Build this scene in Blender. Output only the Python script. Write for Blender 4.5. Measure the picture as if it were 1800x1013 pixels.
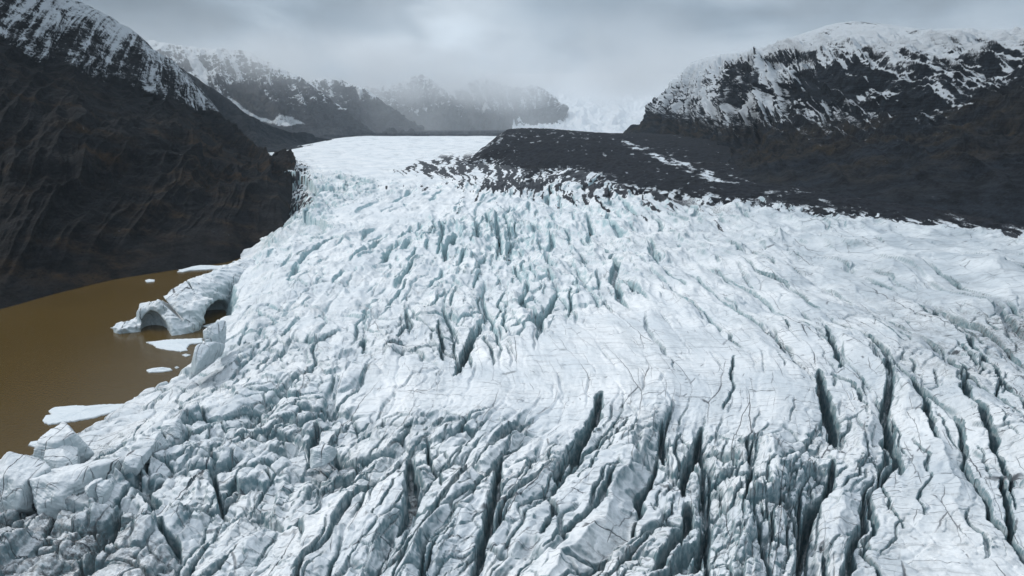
import bpy, math, numpy as np
rad = math.radians
S = bpy.context.scene
for o in list(bpy.data.objects):
    bpy.data.objects.remove(o)

# ------------------------------------------------------------------ camera
CAM_H = 120.0                      # drone height above the lake (metres)
PITCH = rad(13.6)                  # looking down
FPX = 1200.0                       # focal length, pixels of an 1800 px wide frame
cd = bpy.data.cameras.new('camera'); cam = bpy.data.objects.new('camera', cd)
S.collection.objects.link(cam); S.camera = cam
cd.sensor_width = 36.0; cd.lens = 24.0; cd.clip_start = 1.0; cd.clip_end = 60000.0
cam.location = (0, 0, CAM_H); cam.rotation_euler = (rad(90) - PITCH, 0, 0)

# ------------------------------------------------------------------ light, sky, exposure
SUN_AZ, SUN_EL = rad(-78), rad(40)     # azimuth from +Y towards +X, elevation
sl = bpy.data.lights.new('sun', 'SUN'); sl.energy = 1.5; sl.angle = rad(12); sl.color = (1.0, .965, .92)
sun = bpy.data.objects.new('sun', sl); S.collection.objects.link(sun)
sun.rotation_euler = (rad(90) - SUN_EL, 0, -SUN_AZ + math.pi)
import mathutils
sdir = mathutils.Vector((math.sin(SUN_AZ) * math.cos(SUN_EL), math.cos(SUN_AZ) * math.cos(SUN_EL), math.sin(SUN_EL)))
sun.rotation_euler = sdir.to_track_quat('Z', 'Y').to_euler()

vs = S.view_settings
S.display_settings.display_device = 'sRGB'
vs.view_transform = 'Standard'; vs.look = 'None'; vs.gamma = 1.0; vs.exposure = 0.34
cy = S.cycles
cy.max_bounces = 8; cy.diffuse_bounces = 2; cy.glossy_bounces = 2; cy.volume_bounces = 5
cy.use_denoising = True
cy.volume_step_rate = 1.0; cy.volume_max_steps = 128

def N(nt, t, **kw):
    n = nt.nodes.new(t)
    for k, v in kw.items():
        if k == 'inp':
            for kk, vv in v.items():
                n.inputs[kk].default_value = vv
        else:
            setattr(n, k, v)
    return n
def L(nt, a, b): nt.links.new(a, b)
def RAMP(nt, fac, stops, interp='LINEAR'):
    r = nt.nodes.new('ShaderNodeValToRGB'); cr = r.color_ramp; cr.interpolation = interp
    while len(cr.elements) < len(stops): cr.elements.new(0.5)
    for e, (p, c) in zip(cr.elements, stops):
        e.position = p; e.color = (c if isinstance(c, tuple) else (c, c, c)) + (1,)
    nt.links.new(fac, r.inputs[0]); return r.outputs[0]
def MATH(nt, op, a, b=None, clamp=False):
    m = nt.nodes.new('ShaderNodeMath'); m.operation = op; m.use_clamp = clamp
    for i, v in enumerate((a, b)):
        if v is None: continue
        if isinstance(v, (int, float)): m.inputs[i].default_value = v
        else: nt.links.new(v, m.inputs[i])
    return m.outputs[0]
def MIX(nt, f, a, b, mode='MIX'):
    m = nt.nodes.new('ShaderNodeMix'); m.data_type = 'RGBA'; m.blend_type = mode
    for i, v in ((0, f), (6, a), (7, b)):
        if isinstance(v, (int, float)): m.inputs[i].default_value = v
        elif isinstance(v, tuple): m.inputs[i].default_value = v + (1,)
        else: nt.links.new(v, m.inputs[i])
    return m.outputs[2]
def MAPR(nt, v, a, b, c=0.0, d=1.0):
    m = nt.nodes.new('ShaderNodeMapRange'); m.interpolation_type = 'SMOOTHSTEP'
    nt.links.new(v, m.inputs[0])
    for i, x in enumerate((a, b, c, d)): m.inputs[i + 1].default_value = x
    return m.outputs[0]

wd = bpy.data.worlds.new('World'); S.world = wd; wd.use_nodes = True
nt = wd.node_tree; nt.nodes.clear()
out = N(nt, 'ShaderNodeOutputWorld')
sky = N(nt, 'ShaderNodeTexSky', sky_type='NISHITA', sun_disc=False, sun_elevation=SUN_EL, sun_rotation=SUN_AZ, air_density=1.2, dust_density=2.0)
bg1 = N(nt, 'ShaderNodeBackground', inp={'Strength': 0.1}); L(nt, sky.outputs[0], bg1.inputs[0])
tc = N(nt, 'ShaderNodeTexCoord')
sep = N(nt, 'ShaderNodeSeparateXYZ'); L(nt, tc.outputs['Generated'], sep.inputs[0])
mp = N(nt, 'ShaderNodeMapping', inp={'Scale': (1.0, 1.0, 2.6), 'Location': (0.0, 0.0, 0.0)}); L(nt, tc.outputs['Generated'], mp.inputs[0])
n1 = N(nt, 'ShaderNodeTexNoise', inp={'Scale': 4.6, 'Detail': 7.0, 'Roughness': .5, 'Distortion': .25}); L(nt, mp.outputs[0], n1.inputs['Vector'])
# overcast: brighter towards the zenith, a brighter gap in the cloud ahead
elev = sep.outputs[2]
grad = RAMP(nt, elev, [(0.0, .60), (0.10, .46), (0.17, .34), (0.5, .80), (1.0, 1.12)])
cl = MAPR(nt, n1.outputs[0], 0.38, 0.62, .50, 1.38)
dg = N(nt, 'ShaderNodeVectorMath', operation='DISTANCE'); L(nt, tc.outputs['Generated'], dg.inputs[0]); dg.inputs[1].default_value = (-0.04, .99, .08)
gl = MAPR(nt, dg.outputs['Value'], 0.0, 0.36, 1.25, .90)
v = MATH(nt, 'MULTIPLY', MATH(nt, 'MULTIPLY', grad, cl), gl)
def patch(direction, radius, gain, v):
    wv_ = N(nt, 'ShaderNodeVectorMath', operation='MULTIPLY_ADD'); L(nt, n1.outputs['Color'], wv_.inputs[0]); wv_.inputs[1].default_value = (.34, .34, .22); L(nt, tc.outputs['Generated'], wv_.inputs[2])
    d_ = N(nt, 'ShaderNodeVectorMath', operation='DISTANCE'); L(nt, wv_.outputs[0], d_.inputs[0]); d_.inputs[1].default_value = tuple(a + b for a, b in zip(direction, (.17, .17, .11)))
    return MATH(nt, 'MULTIPLY', v, MAPR(nt, d_.outputs['Value'], radius * .15, radius, gain, 1.0))
v = patch((-.085, .99, .085), .27, 1.55, v)
v = patch((-.30, .95, .09), .14, 1.25, v)
v = patch((.16, .98, .11), .20, .62, v)
v = patch((-.52, .84, .15), .34, .62, v)
v = patch((.10, .97, .19), .20, .75, v)
v = patch((.35, .93, .14), .20, 1.15, v)
colr = MIX(nt, MAPR(nt, v, .2, .75), (.70, .90, 1.10), (.88, .98, 1.07))
colv = MIX(nt, 1.0, colr, v, 'MULTIPLY')
bg2 = N(nt, 'ShaderNodeBackground', inp={'Strength': 0.8}); L(nt, colv, bg2.inputs[0])
ms = N(nt, 'ShaderNodeMixShader', inp={0: .92}); L(nt, bg1.outputs[0], ms.inputs[1]); L(nt, bg2.outputs[0], ms.inputs[2])
L(nt, ms.outputs[0], out.inputs[0])

# ------------------------------------------------------------------ pixels -> world
cp, sp = math.cos(PITCH), math.sin(PITCH)
def ray(px, py):
    v = -(py - 506.5) / FPX
    return (px - 900.0) / FPX, cp + v * sp, -sp + v * cp
def PY(px, py, Y):                 # the point of a sight line at distance Y
    x, y, z = ray(px, py); k = Y / y
    return (x * k, Y, CAM_H + z * k)
def PZ(px, py, z0):                # ... on the plane z = z0
    x, y, z = ray(px, py); k = (z0 - CAM_H) / z
    return (x * k, y * k, z0)

# ------------------------------------------------------------------ numpy noise
f4 = np.float32
def _hash(ix, iy, seed):
    h = (ix.astype(np.int64) * 374761393 + iy.astype(np.int64) * 668265263 + seed * 1442695041) & 0xffffffff
    h = ((h ^ (h >> 13)) * 1274126177) & 0xffffffff
    return (h ^ (h >> 16)) & 0xffffffff
def h01(ix, iy, seed): return (_hash(ix, iy, seed) & 0xffffff).astype(f4) / f4(0xffffff)
_rg = np.random.RandomState(5)
_P = _rg.permutation(4096).astype(np.int32); _A = _rg.rand(4096) * 2 * np.pi
_GX, _GY = np.cos(_A).astype(f4), np.sin(_A).astype(f4)
def perlin(x, y, seed=0):
    xi = np.floor(x); yi = np.floor(y); fx = (x - xi).astype(f4); fy = (y - yi).astype(f4)
    xi = xi.astype(np.int32); yi = yi.astype(np.int32)
    u = fx * fx * fx * (fx * (fx * 6 - 15) + 10); w = fy * fy * fy * (fy * (fy * 6 - 15) + 10)
    def g(ax, ay, dx, dy):
        k = _P[(_P[(ax + seed * 57) & 4095] + ay * 31 + seed * 131) & 4095]
        return _GX[k] * dx + _GY[k] * dy
    a = g(xi, yi, fx, fy); b = g(xi + 1, yi, fx - 1, fy)
    c = g(xi, yi + 1, fx, fy - 1); d = g(xi + 1, yi + 1, fx - 1, fy - 1)
    return ((a + u * (b - a)) * (1 - w) + (c + u * (d - c)) * w) * f4(1.5)
def fbm(x, y, o=4, seed=0, g=.5):
    s = 0; a = 1.0; n = 0
    for i in range(o):
        s = s + a * perlin(x * 2 ** i + i * 7.3, y * 2 ** i - i * 3.1, seed + i); n += a; a *= g
    return s / n
def ridged(x, y, o=4, seed=0, g=.5):
    s = 0; a = 1.0; n = 0; w = 1.0
    for i in range(o):
        r = 1 - np.abs(perlin(x * 2 ** i + i * 5.7, y * 2 ** i + i * 2.3, seed + i)) * 1.6
        r = np.clip(r, 0, 1) ** 2
        s = s + a * r * w; n += a; w = np.clip(r * 1.4, 0, 1); a *= g
    return s / n
def voronoi(x, y, seed=0, jit=.9):
    xi = np.floor(x).astype(np.int32); yi = np.floor(y).astype(np.int32)
    F1 = np.full(x.shape, 9, f4); F2 = F1.copy(); cx = np.zeros(x.shape, f4); cyy = cx.copy(); idr = cx.copy()
    for dx in (-1, 0, 1):
        for dy in (-1, 0, 1):
            ax = xi + dx; ay = yi + dy
            h = _hash(ax, ay, seed)
            px = ax + .5 + jit * ((h & 1023).astype(f4) / 1023 - .5); py = ay + .5 + jit * (((h >> 10) & 1023).astype(f4) / 1023 - .5)
            ex = x - px; ey = y - py; d = np.sqrt(ex * ex + ey * ey)
            m = d < F1
            F2 = np.where(m, F1, np.minimum(F2, d))
            cx = np.where(m, ex, cx); cyy = np.where(m, ey, cyy); idr = np.where(m, ((h >> 20) & 4095).astype(f4) / 4095, idr)
            F1 = np.where(m, d, F1)
    return F1, F2, cx, cyy, idr
def sm(x, a=0.0, b=1.0):
    t = np.clip((x - a) / (b - a), 0, 1); return t * t * (3 - 2 * t)
def tps(ctrl, vals, q):            # thin-plate spline through control points
    c = np.asarray(ctrl, float); v = np.asarray(vals, float); n = len(c)
    def U(r2): return .5 * r2 * np.log(r2 + 1e-9)
    K = U(((c[:, None] - c[None]) ** 2).sum(-1)) + np.eye(n) * 1e-4
    Pm = np.c_[np.ones(n), c]
    A = np.zeros((n + 3, n + 3)); A[:n, :n] = K; A[:n, n:] = Pm; A[n:, :n] = Pm.T
    w = np.linalg.solve(A, np.r_[v, np.zeros(3)])
    r = (w[n] + w[n + 1] * q[0] + w[n + 2] * q[1]).astype(f4)
    for i in range(n):
        r2 = (q[0] - f4(c[i, 0])) ** 2 + (q[1] - f4(c[i, 1])) ** 2
        r += f4(w[i] * .5) * r2 * np.log(r2 + f4(1e-9))
    return r
def poly_sd(X, Y, pts, closed=True):   # signed distance, negative inside
    pts = np.asarray(pts, float); n = len(pts); D = np.full(X.shape, 1e9, f4); ins = np.zeros(X.shape, bool)
    for i in range(n if closed else n - 1):
        ax, ay = pts[i][:2]; bx, by = pts[(i + 1) % n][:2]
        ex, ey = bx - ax, by - ay; l2 = ex * ex + ey * ey + 1e-9
        t = np.clip(((X - ax) * ex + (Y - ay) * ey) / l2, 0, 1)
        d = (X - ax - t * ex) ** 2 + (Y - ay - t * ey) ** 2
        D = np.minimum(D, d.astype(f4))
        c = ((ay > Y) != (by > Y)) & (X < ex * (Y - ay) / (by - ay + 1e-12) + ax)
        ins ^= c
    D = np.sqrt(D); return np.where(ins, -D, D) if closed else D

# ------------------------------------------------------------------ mesh helpers
def link(o, parent=None):
    S.collection.objects.link(o)
    if parent: o.parent = parent
    return o
def grid_mesh(name, X, Y, Z, mat, attrs=None, smooth=True):
    nr, nc = X.shape; co = np.stack([X, Y, Z], -1).reshape(-1, 3).astype(f4)
    i = np.arange(nr * nc, dtype=np.int32).reshape(nr, nc)
    q = np.stack([i[:-1, :-1], i[:-1, 1:], i[1:, 1:], i[1:, :-1]], -1).reshape(-1, 4)
    return quad_mesh(name, co, q, mat, attrs, smooth)
def quad_mesh(name, co, q, mat, attrs=None, smooth=True, parent=None):
    me = bpy.data.meshes.new(name); me.vertices.add(len(co)); me.vertices.foreach_set('co', np.ascontiguousarray(co, f4).ravel())
    k = q.shape[1]; n = len(q)
    me.loops.add(n * k); me.polygons.add(n)
    me.loops.foreach_set('vertex_index', np.ascontiguousarray(q, np.int32).ravel())
    me.polygons.foreach_set('loop_start', np.arange(n, dtype=np.int32) * k)
    me.polygons.foreach_set('use_smooth', np.full(n, smooth))
    me.update(calc_edges=True)
    for an, arr in (attrs or {}).items():
        if arr.shape[-1] == 4:
            a = me.attributes.new(an, 'FLOAT_COLOR', 'POINT'); a.data.foreach_set('color', np.ascontiguousarray(arr, f4).ravel())
        else:
            a = me.attributes.new(an, 'FLOAT_VECTOR', 'POINT'); a.data.foreach_set('vector', np.ascontiguousarray(arr, f4).ravel())
    me.materials.append(mat)
    return link(bpy.data.objects.new(name, me), parent)
def tag(o, label=None, cat=None, group=None, kind=None):
    for k, v in (('label', label), ('category', cat), ('group', group), ('kind', kind)):
        if v: o[k] = v
    return o
def material(name):
    m = bpy.data.materials.new(name); m.use_nodes = True; nt = m.node_tree; nt.nodes.clear()
    o = N(nt, 'ShaderNodeOutputMaterial'); b = N(nt, 'ShaderNodeBsdfPrincipled'); L(nt, b.outputs[0], o.inputs[0])
    return m, nt, b

# ------------------------------------------------------------------ materials
def ice_nodes(nt, b, flow=True, fine=1.0):
    geo = N(nt, 'ShaderNodeNewGeometry')
    if flow:
        at = N(nt, 'ShaderNodeAttribute', attribute_name='flow'); fv = at.outputs['Vector']
        am = N(nt, 'ShaderNodeAttribute', attribute_name='mask'); sp_ = N(nt, 'ShaderNodeSeparateColor'); L(nt, am.outputs['Color'], sp_.inputs[0])
        debris, dirt_shade, steep = sp_.outputs[0], sp_.outputs[1], sp_.outputs[2]; fade = am.outputs['Alpha']
    else:
        fv = geo.outputs['Position']; debris = dirt_shade = None
        sx = N(nt, 'ShaderNodeSeparateXYZ'); L(nt, geo.outputs['Normal'], sx.inputs[0])
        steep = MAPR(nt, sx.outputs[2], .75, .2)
    pos = geo.outputs['Position']
    nbig = N(nt, 'ShaderNodeTexNoise', inp={'Scale': .035, 'Detail': 5.0, 'Roughness': .55}); L(nt, pos, nbig.inputs['Vector'])
    base = MIX(nt, MAPR(nt, nbig.outputs[0], .3, .7), (.70, .745, .785), (.89, .905, .92))
    px_ = N(nt, 'ShaderNodeSeparateXYZ'); L(nt, pos, px_.inputs[0])
    base = MIX(nt, MATH(nt, 'MULTIPLY', MAPR(nt, px_.outputs[0], 20., 300.), .85), base, MIX(nt, MAPR(nt, nbig.outputs[0], .32, .68), (.43, .49, .54), (.66, .705, .74)))
    mm_ = N(nt, 'ShaderNodeMapping', inp={'Scale': (.16, .035, .06) if flow else (.2, .2, .2)}); L(nt, fv, mm_.inputs[0])
    nm = N(nt, 'ShaderNodeTexNoise', inp={'Scale': 1.0, 'Detail': 8.0, 'Roughness': .68}); L(nt, mm_.outputs[0], nm.inputs['Vector'])
    base = MIX(nt, MATH(nt, 'MULTIPLY', MAPR(nt, nm.outputs[0], .48, .68), .5), base, (.44, .485, .52))
    nst = N(nt, 'ShaderNodeTexNoise', inp={'Scale': .5, 'Detail': 4.0}); L(nt, pos, nst.inputs['Vector'])
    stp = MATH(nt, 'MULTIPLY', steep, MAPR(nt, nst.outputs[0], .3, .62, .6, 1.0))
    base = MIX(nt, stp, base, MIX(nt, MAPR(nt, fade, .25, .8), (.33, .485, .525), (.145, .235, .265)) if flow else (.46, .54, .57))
    # foliation: thin grey bands; wander of the lines from a warp
    wn = N(nt, 'ShaderNodeTexNoise', inp={'Scale': .06, 'Detail': 4.0}); L(nt, pos, wn.inputs['Vector'])
    wv = N(nt, 'ShaderNodeVectorMath', operation='MULTIPLY_ADD'); L(nt, wn.outputs['Color'], wv.inputs[0]); wv.inputs[1].default_value = (3.5, 5, 3.5); L(nt, fv, wv.inputs[2])
    m1 = N(nt, 'ShaderNodeMapping', inp={'Scale': (.07, .55, .55) if flow else (.25, .12, .9)}); L(nt, wv.outputs[0], m1.inputs[0])
    b1 = N(nt, 'ShaderNodeTexNoise', inp={'Scale': 1.0, 'Detail': 5.0, 'Roughness': .65}); L(nt, m1.outputs[0], b1.inputs['Vector'])
    band = MAPR(nt, b1.outputs[0], .53, .66)
    # thin dark fractures: two crossing families, cell borders of stretched cells
    frs = []
    for sc, th, sd in (((.085, .010, .02), .014, 0.0), ((.018, .13, .03), .015, 31.0), ((.30, .035, .2), .026, 77.0), ((.05, .30, .1), .024, 53.0)):
        m2 = N(nt, 'ShaderNodeMapping', inp={'Scale': sc, 'Location': (sd, sd * .7, 0)}); L(nt, wv.outputs[0], m2.inputs[0])
        vo = N(nt, 'ShaderNodeTexVoronoi', feature='DISTANCE_TO_EDGE', voronoi_dimensions='2D', inp={'Scale': 1.0, 'Randomness': 1.0}); L(nt, m2.outputs[0], vo.inputs['Vector'])
        gn = N(nt, 'ShaderNodeTexNoise', inp={'Scale': .06, 'Detail': 2.0}); L(nt, m2.outputs[0], gn.inputs['Vector']); gn.inputs['Scale'].default_value = 1.3
        f = MATH(nt, 'MULTIPLY', MAPR(nt, vo.outputs['Distance'], th, th * .25), MAPR(nt, gn.outputs[0], .50, .62))
        frs.append(f)
    fr = MATH(nt, 'MAXIMUM', MATH(nt, 'MAXIMUM', frs[0], frs[1]), MATH(nt, 'MULTIPLY', MATH(nt, 'MAXIMUM', frs[2], frs[3]), .75))
    if flow:
        fr = MATH(nt, 'MULTIPLY', fr, fade); band = MATH(nt, 'MULTIPLY', band, fade)
    base = MIX(nt, MATH(nt, 'MULTIPLY', band, .45 if flow else .16), base, (.34, .36, .375))
    base = MIX(nt, MATH(nt, 'MULTIPLY', fr, .9), base, (.04, .048, .06))
    if flow:
        dn = N(nt, 'ShaderNodeTexNoise', inp={'Scale': .9, 'Detail': 8.0, 'Roughness': .7}); L(nt, pos, dn.inputs['Vector'])
        d1 = MATH(nt, 'MULTIPLY', dirt_shade, MAPR(nt, dn.outputs[0], .35, .65), clamp=True)
        base = MIX(nt, d1, base, (.105, .105, .108))  # tone of surface grit and of the darkness painted on crevasse floors
        d2 = MAPR(nt, MATH(nt, 'ADD', debris, MATH(nt, 'MULTIPLY', MATH(nt, 'SUBTRACT', dn.outputs[0], .5), .8)), .45, .58)
        base = MIX(nt, d2, base, (.022, .024, .030))
    L(nt, base, b.inputs['Base Color'])
    b.inputs['Roughness'].default_value = .62; b.inputs['Specular IOR Level'].default_value = .25
    fn = N(nt, 'ShaderNodeTexNoise', inp={'Scale': 1.6 * fine, 'Detail': 6.0, 'Roughness': .62}); L(nt, pos, fn.inputs['Vector'])
    hgt = MATH(nt, 'SUBTRACT', MATH(nt, 'ADD', MATH(nt, 'MULTIPLY', fn.outputs[0], .22), MATH(nt, 'MULTIPLY', b1.outputs[0], .30 if flow else .10)), MATH(nt, 'MULTIPLY', fr, .35))
    bp = N(nt, 'ShaderNodeBump', inp={'Strength': .8, 'Distance': 1.0}); L(nt, hgt, bp.inputs['Height']); L(nt, bp.outputs[0], b.inputs['Normal'])
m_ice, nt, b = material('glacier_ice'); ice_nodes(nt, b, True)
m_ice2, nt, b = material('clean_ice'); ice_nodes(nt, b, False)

m_water, nt, b = material('silty_water')
geo = N(nt, 'ShaderNodeNewGeometry')
wn = N(nt, 'ShaderNodeTexNoise', inp={'Scale': .012, 'Detail': 4.0}); L(nt, geo.outputs['Position'], wn.inputs['Vector'])
L(nt, MIX(nt, wn.outputs[0], (.072, .044, .010), (.112, .071, .019)), b.inputs['Base Color'])
b.inputs['Roughness'].default_value = .16; b.inputs['Specular IOR Level'].default_value = .22
w2 = N(nt, 'ShaderNodeTexNoise', inp={'Scale': .8, 'Detail': 3.0}); L(nt, geo.outputs['Position'], w2.inputs['Vector'])
bp = N(nt, 'ShaderNodeBump', inp={'Strength': .3, 'Distance': .3}); L(nt, w2.outputs[0], bp.inputs['Height']); L(nt, bp.outputs[0], b.inputs['Normal'])

def rock_material(name, dark, brown, snow=(.60, .645, .69), bump=1.0, scale=1.0):
    """attribute 'cover': R snow, G brown turf, B strata"""
    m, nt, b = material(name)
    geo = N(nt, 'ShaderNodeNewGeometry'); pos = geo.outputs['Position']
    at = N(nt, 'ShaderNodeAttribute', attribute_name='cover'); s = N(nt, 'ShaderNodeSeparateColor'); L(nt, at.outputs['Color'], s.inputs[0])
    n1 = N(nt, 'ShaderNodeTexNoise', inp={'Scale': .05 * scale, 'Detail': 9.0, 'Roughness': .68}); L(nt, pos, n1.inputs['Vector'])
    mpg = N(nt, 'ShaderNodeMapping', inp={'Scale': (.02 * scale, .02 * scale, .35 * scale)}); L(nt, pos, mpg.inputs[0])
    n3 = N(nt, 'ShaderNodeTexNoise', inp={'Scale': .33 * scale, 'Detail': 7.0, 'Roughness': .75}); L(nt, pos, n3.inputs['Vector'])
    n2 = N(nt, 'ShaderNodeTexNoise', inp={'Scale': 1.0, 'Detail': 6.0, 'Roughness': .6}); L(nt, mpg.outputs[0], n2.inputs['Vector'])
    c = MIX(nt, MAPR(nt, n1.outputs[0], .35, .65), tuple(x * .4 for x in dark), tuple(x * 1.8 for x in dark))
    c = MIX(nt, MATH(nt, 'MULTIPLY', MAPR(nt, n2.outputs[0], .5, .62), s.outputs[2]), c, tuple(x * .4 for x in dark))
    c = MIX(nt, MATH(nt, 'MULTIPLY', s.outputs[1], MAPR(nt, n1.outputs[0], .35, .7)), c, brown)
    c = MIX(nt, MAPR(nt, n3.outputs[0], .52, .72), c, tuple(x * 2.4 for x in dark))
    c = MIX(nt, MAPR(nt, n3.outputs[0], .46, .34), c, tuple(x * .25 for x in dark))
    sn = MAPR(nt, MATH(nt, 'ADD', MATH(nt, 'ADD', s.outputs[0], MATH(nt, 'MULTIPLY', MATH(nt, 'SUBTRACT', n3.outputs[0], .5), 1.3)), MATH(nt, 'ADD', MATH(nt, 'MULTIPLY', MATH(nt, 'SUBTRACT', n1.outputs[0], .5), 1.3), MATH(nt, 'MULTIPLY', MATH(nt, 'SUBTRACT', n2.outputs[0], .5), .5))), .34, .74)
    c = MIX(nt, sn, c, snow)
    L(nt, c, b.inputs['Base Color']); b.inputs['Roughness'].default_value = .9; b.inputs['Specular IOR Level'].default_value = .15
    h = MATH(nt, 'ADD', MATH(nt, 'ADD', n1.outputs[0], MATH(nt, 'MULTIPLY', n3.outputs[0], .35)), MATH(nt, 'MULTIPLY', n2.outputs[0], .5))
    bp = N(nt, 'ShaderNodeBump', inp={'Strength': 1.0, 'Distance': 8.0 * bump / scale}); L(nt, h, bp.inputs['Height']); L(nt, bp.outputs[0], b.inputs['Normal'])
    return m
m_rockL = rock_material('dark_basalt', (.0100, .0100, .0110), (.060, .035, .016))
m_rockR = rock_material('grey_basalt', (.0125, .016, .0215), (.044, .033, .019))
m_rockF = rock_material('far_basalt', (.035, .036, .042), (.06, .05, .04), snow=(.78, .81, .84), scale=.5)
m_mor = rock_material('moraine_debris', (.0105, .012, .016), (.021, .0195, .0185), bump=.35, scale=3.0)

# ------------------------------------------------------------------ glacier surface
HBY = [0, 120, 250, 400, 550, 800, 1000, 1500, 2500, 2750, 3500, 6000]
HBZ = [18, 19, 22, 27, 34, 47, 54, 63, 72, 70, 45, 20]
def hb(X, Y):
    h = np.interp(Y, HBY, HBZ)
    h = h - 30 * sm(-X - .2 * Y, 30, 330) * sm(Y, 1200, 2000)
    return h
def PI(px, py):                    # sight line meets the smooth ice surface
    z = 30.0
    for _ in range(30):
        p = PZ(px, py, z); z = .5 * z + .5 * float(hb(np.array(p[0]), np.array(p[1])))
    return PZ(px, py, z)
def Q(X, Y): return X / (Y + 40.0), np.log(Y + 40.0)

LINES = [
 [(600,330),(440,450),(330,520),(200,600)],
 [(660,330),(520,470),(400,600),(330,655),(200,735),(60,830),(-100,960)],
 [(720,330),(620,450),(540,580),(480,690),(330,790),(180,900),(60,1013)],
 [(780,330),(720,450),(670,580),(620,700),(500,800),(390,920),(320,1013)],
 [(830,330),(800,450),(780,580),(760,720),(690,800),(600,920),(545,1013)],
 [(870,330),(870,450),(890,580),(930,700),(850,790),(760,900),(690,1013)],
 [(910,330),(940,450),(1000,580),(1060,690),(1000,790),(900,890),(830,1013)],
 [(950,330),(1020,440),(1110,560),(1200,680),(1190,820),(1170,920),(1110,1013)],
 [(990,330),(1080,430),(1180,520),(1290,620),(1310,760),(1330,900),(1330,1013)],
 [(1040,335),(1160,430),(1300,530),(1440,645),(1465,760),(1430,860),(1420,1013)],
 [(1100,345),(1260,440),(1400,520),(1520,590),(1600,700),(1680,840),(1780,1013)],
 [(1200,360),(1360,440),(1500,500),(1620,560),(1760,680),(1900,850)],
 [(1300,370),(1480,440),(1640,490),(1800,560),(2000,680)],
 [(1450,385),(1650,430),(1850,480),(2100,560)],
 [(1650,405),(1900,440),(2200,480)]]
ctrl, va, vb = [], [], []
for k, ln in enumerate(LINES):
    P = [PI(*p) for p in ln]; s = P[0][1]
    for j, p in enumerate(P):
        if j: s -= math.hypot(P[j][0] - P[j-1][0], P[j][1] - P[j-1][1])
        ctrl.append((p[0] / (p[1] + 40), math.log(p[1] + 40))); va.append(k * 25.0); vb.append(s)

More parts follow.
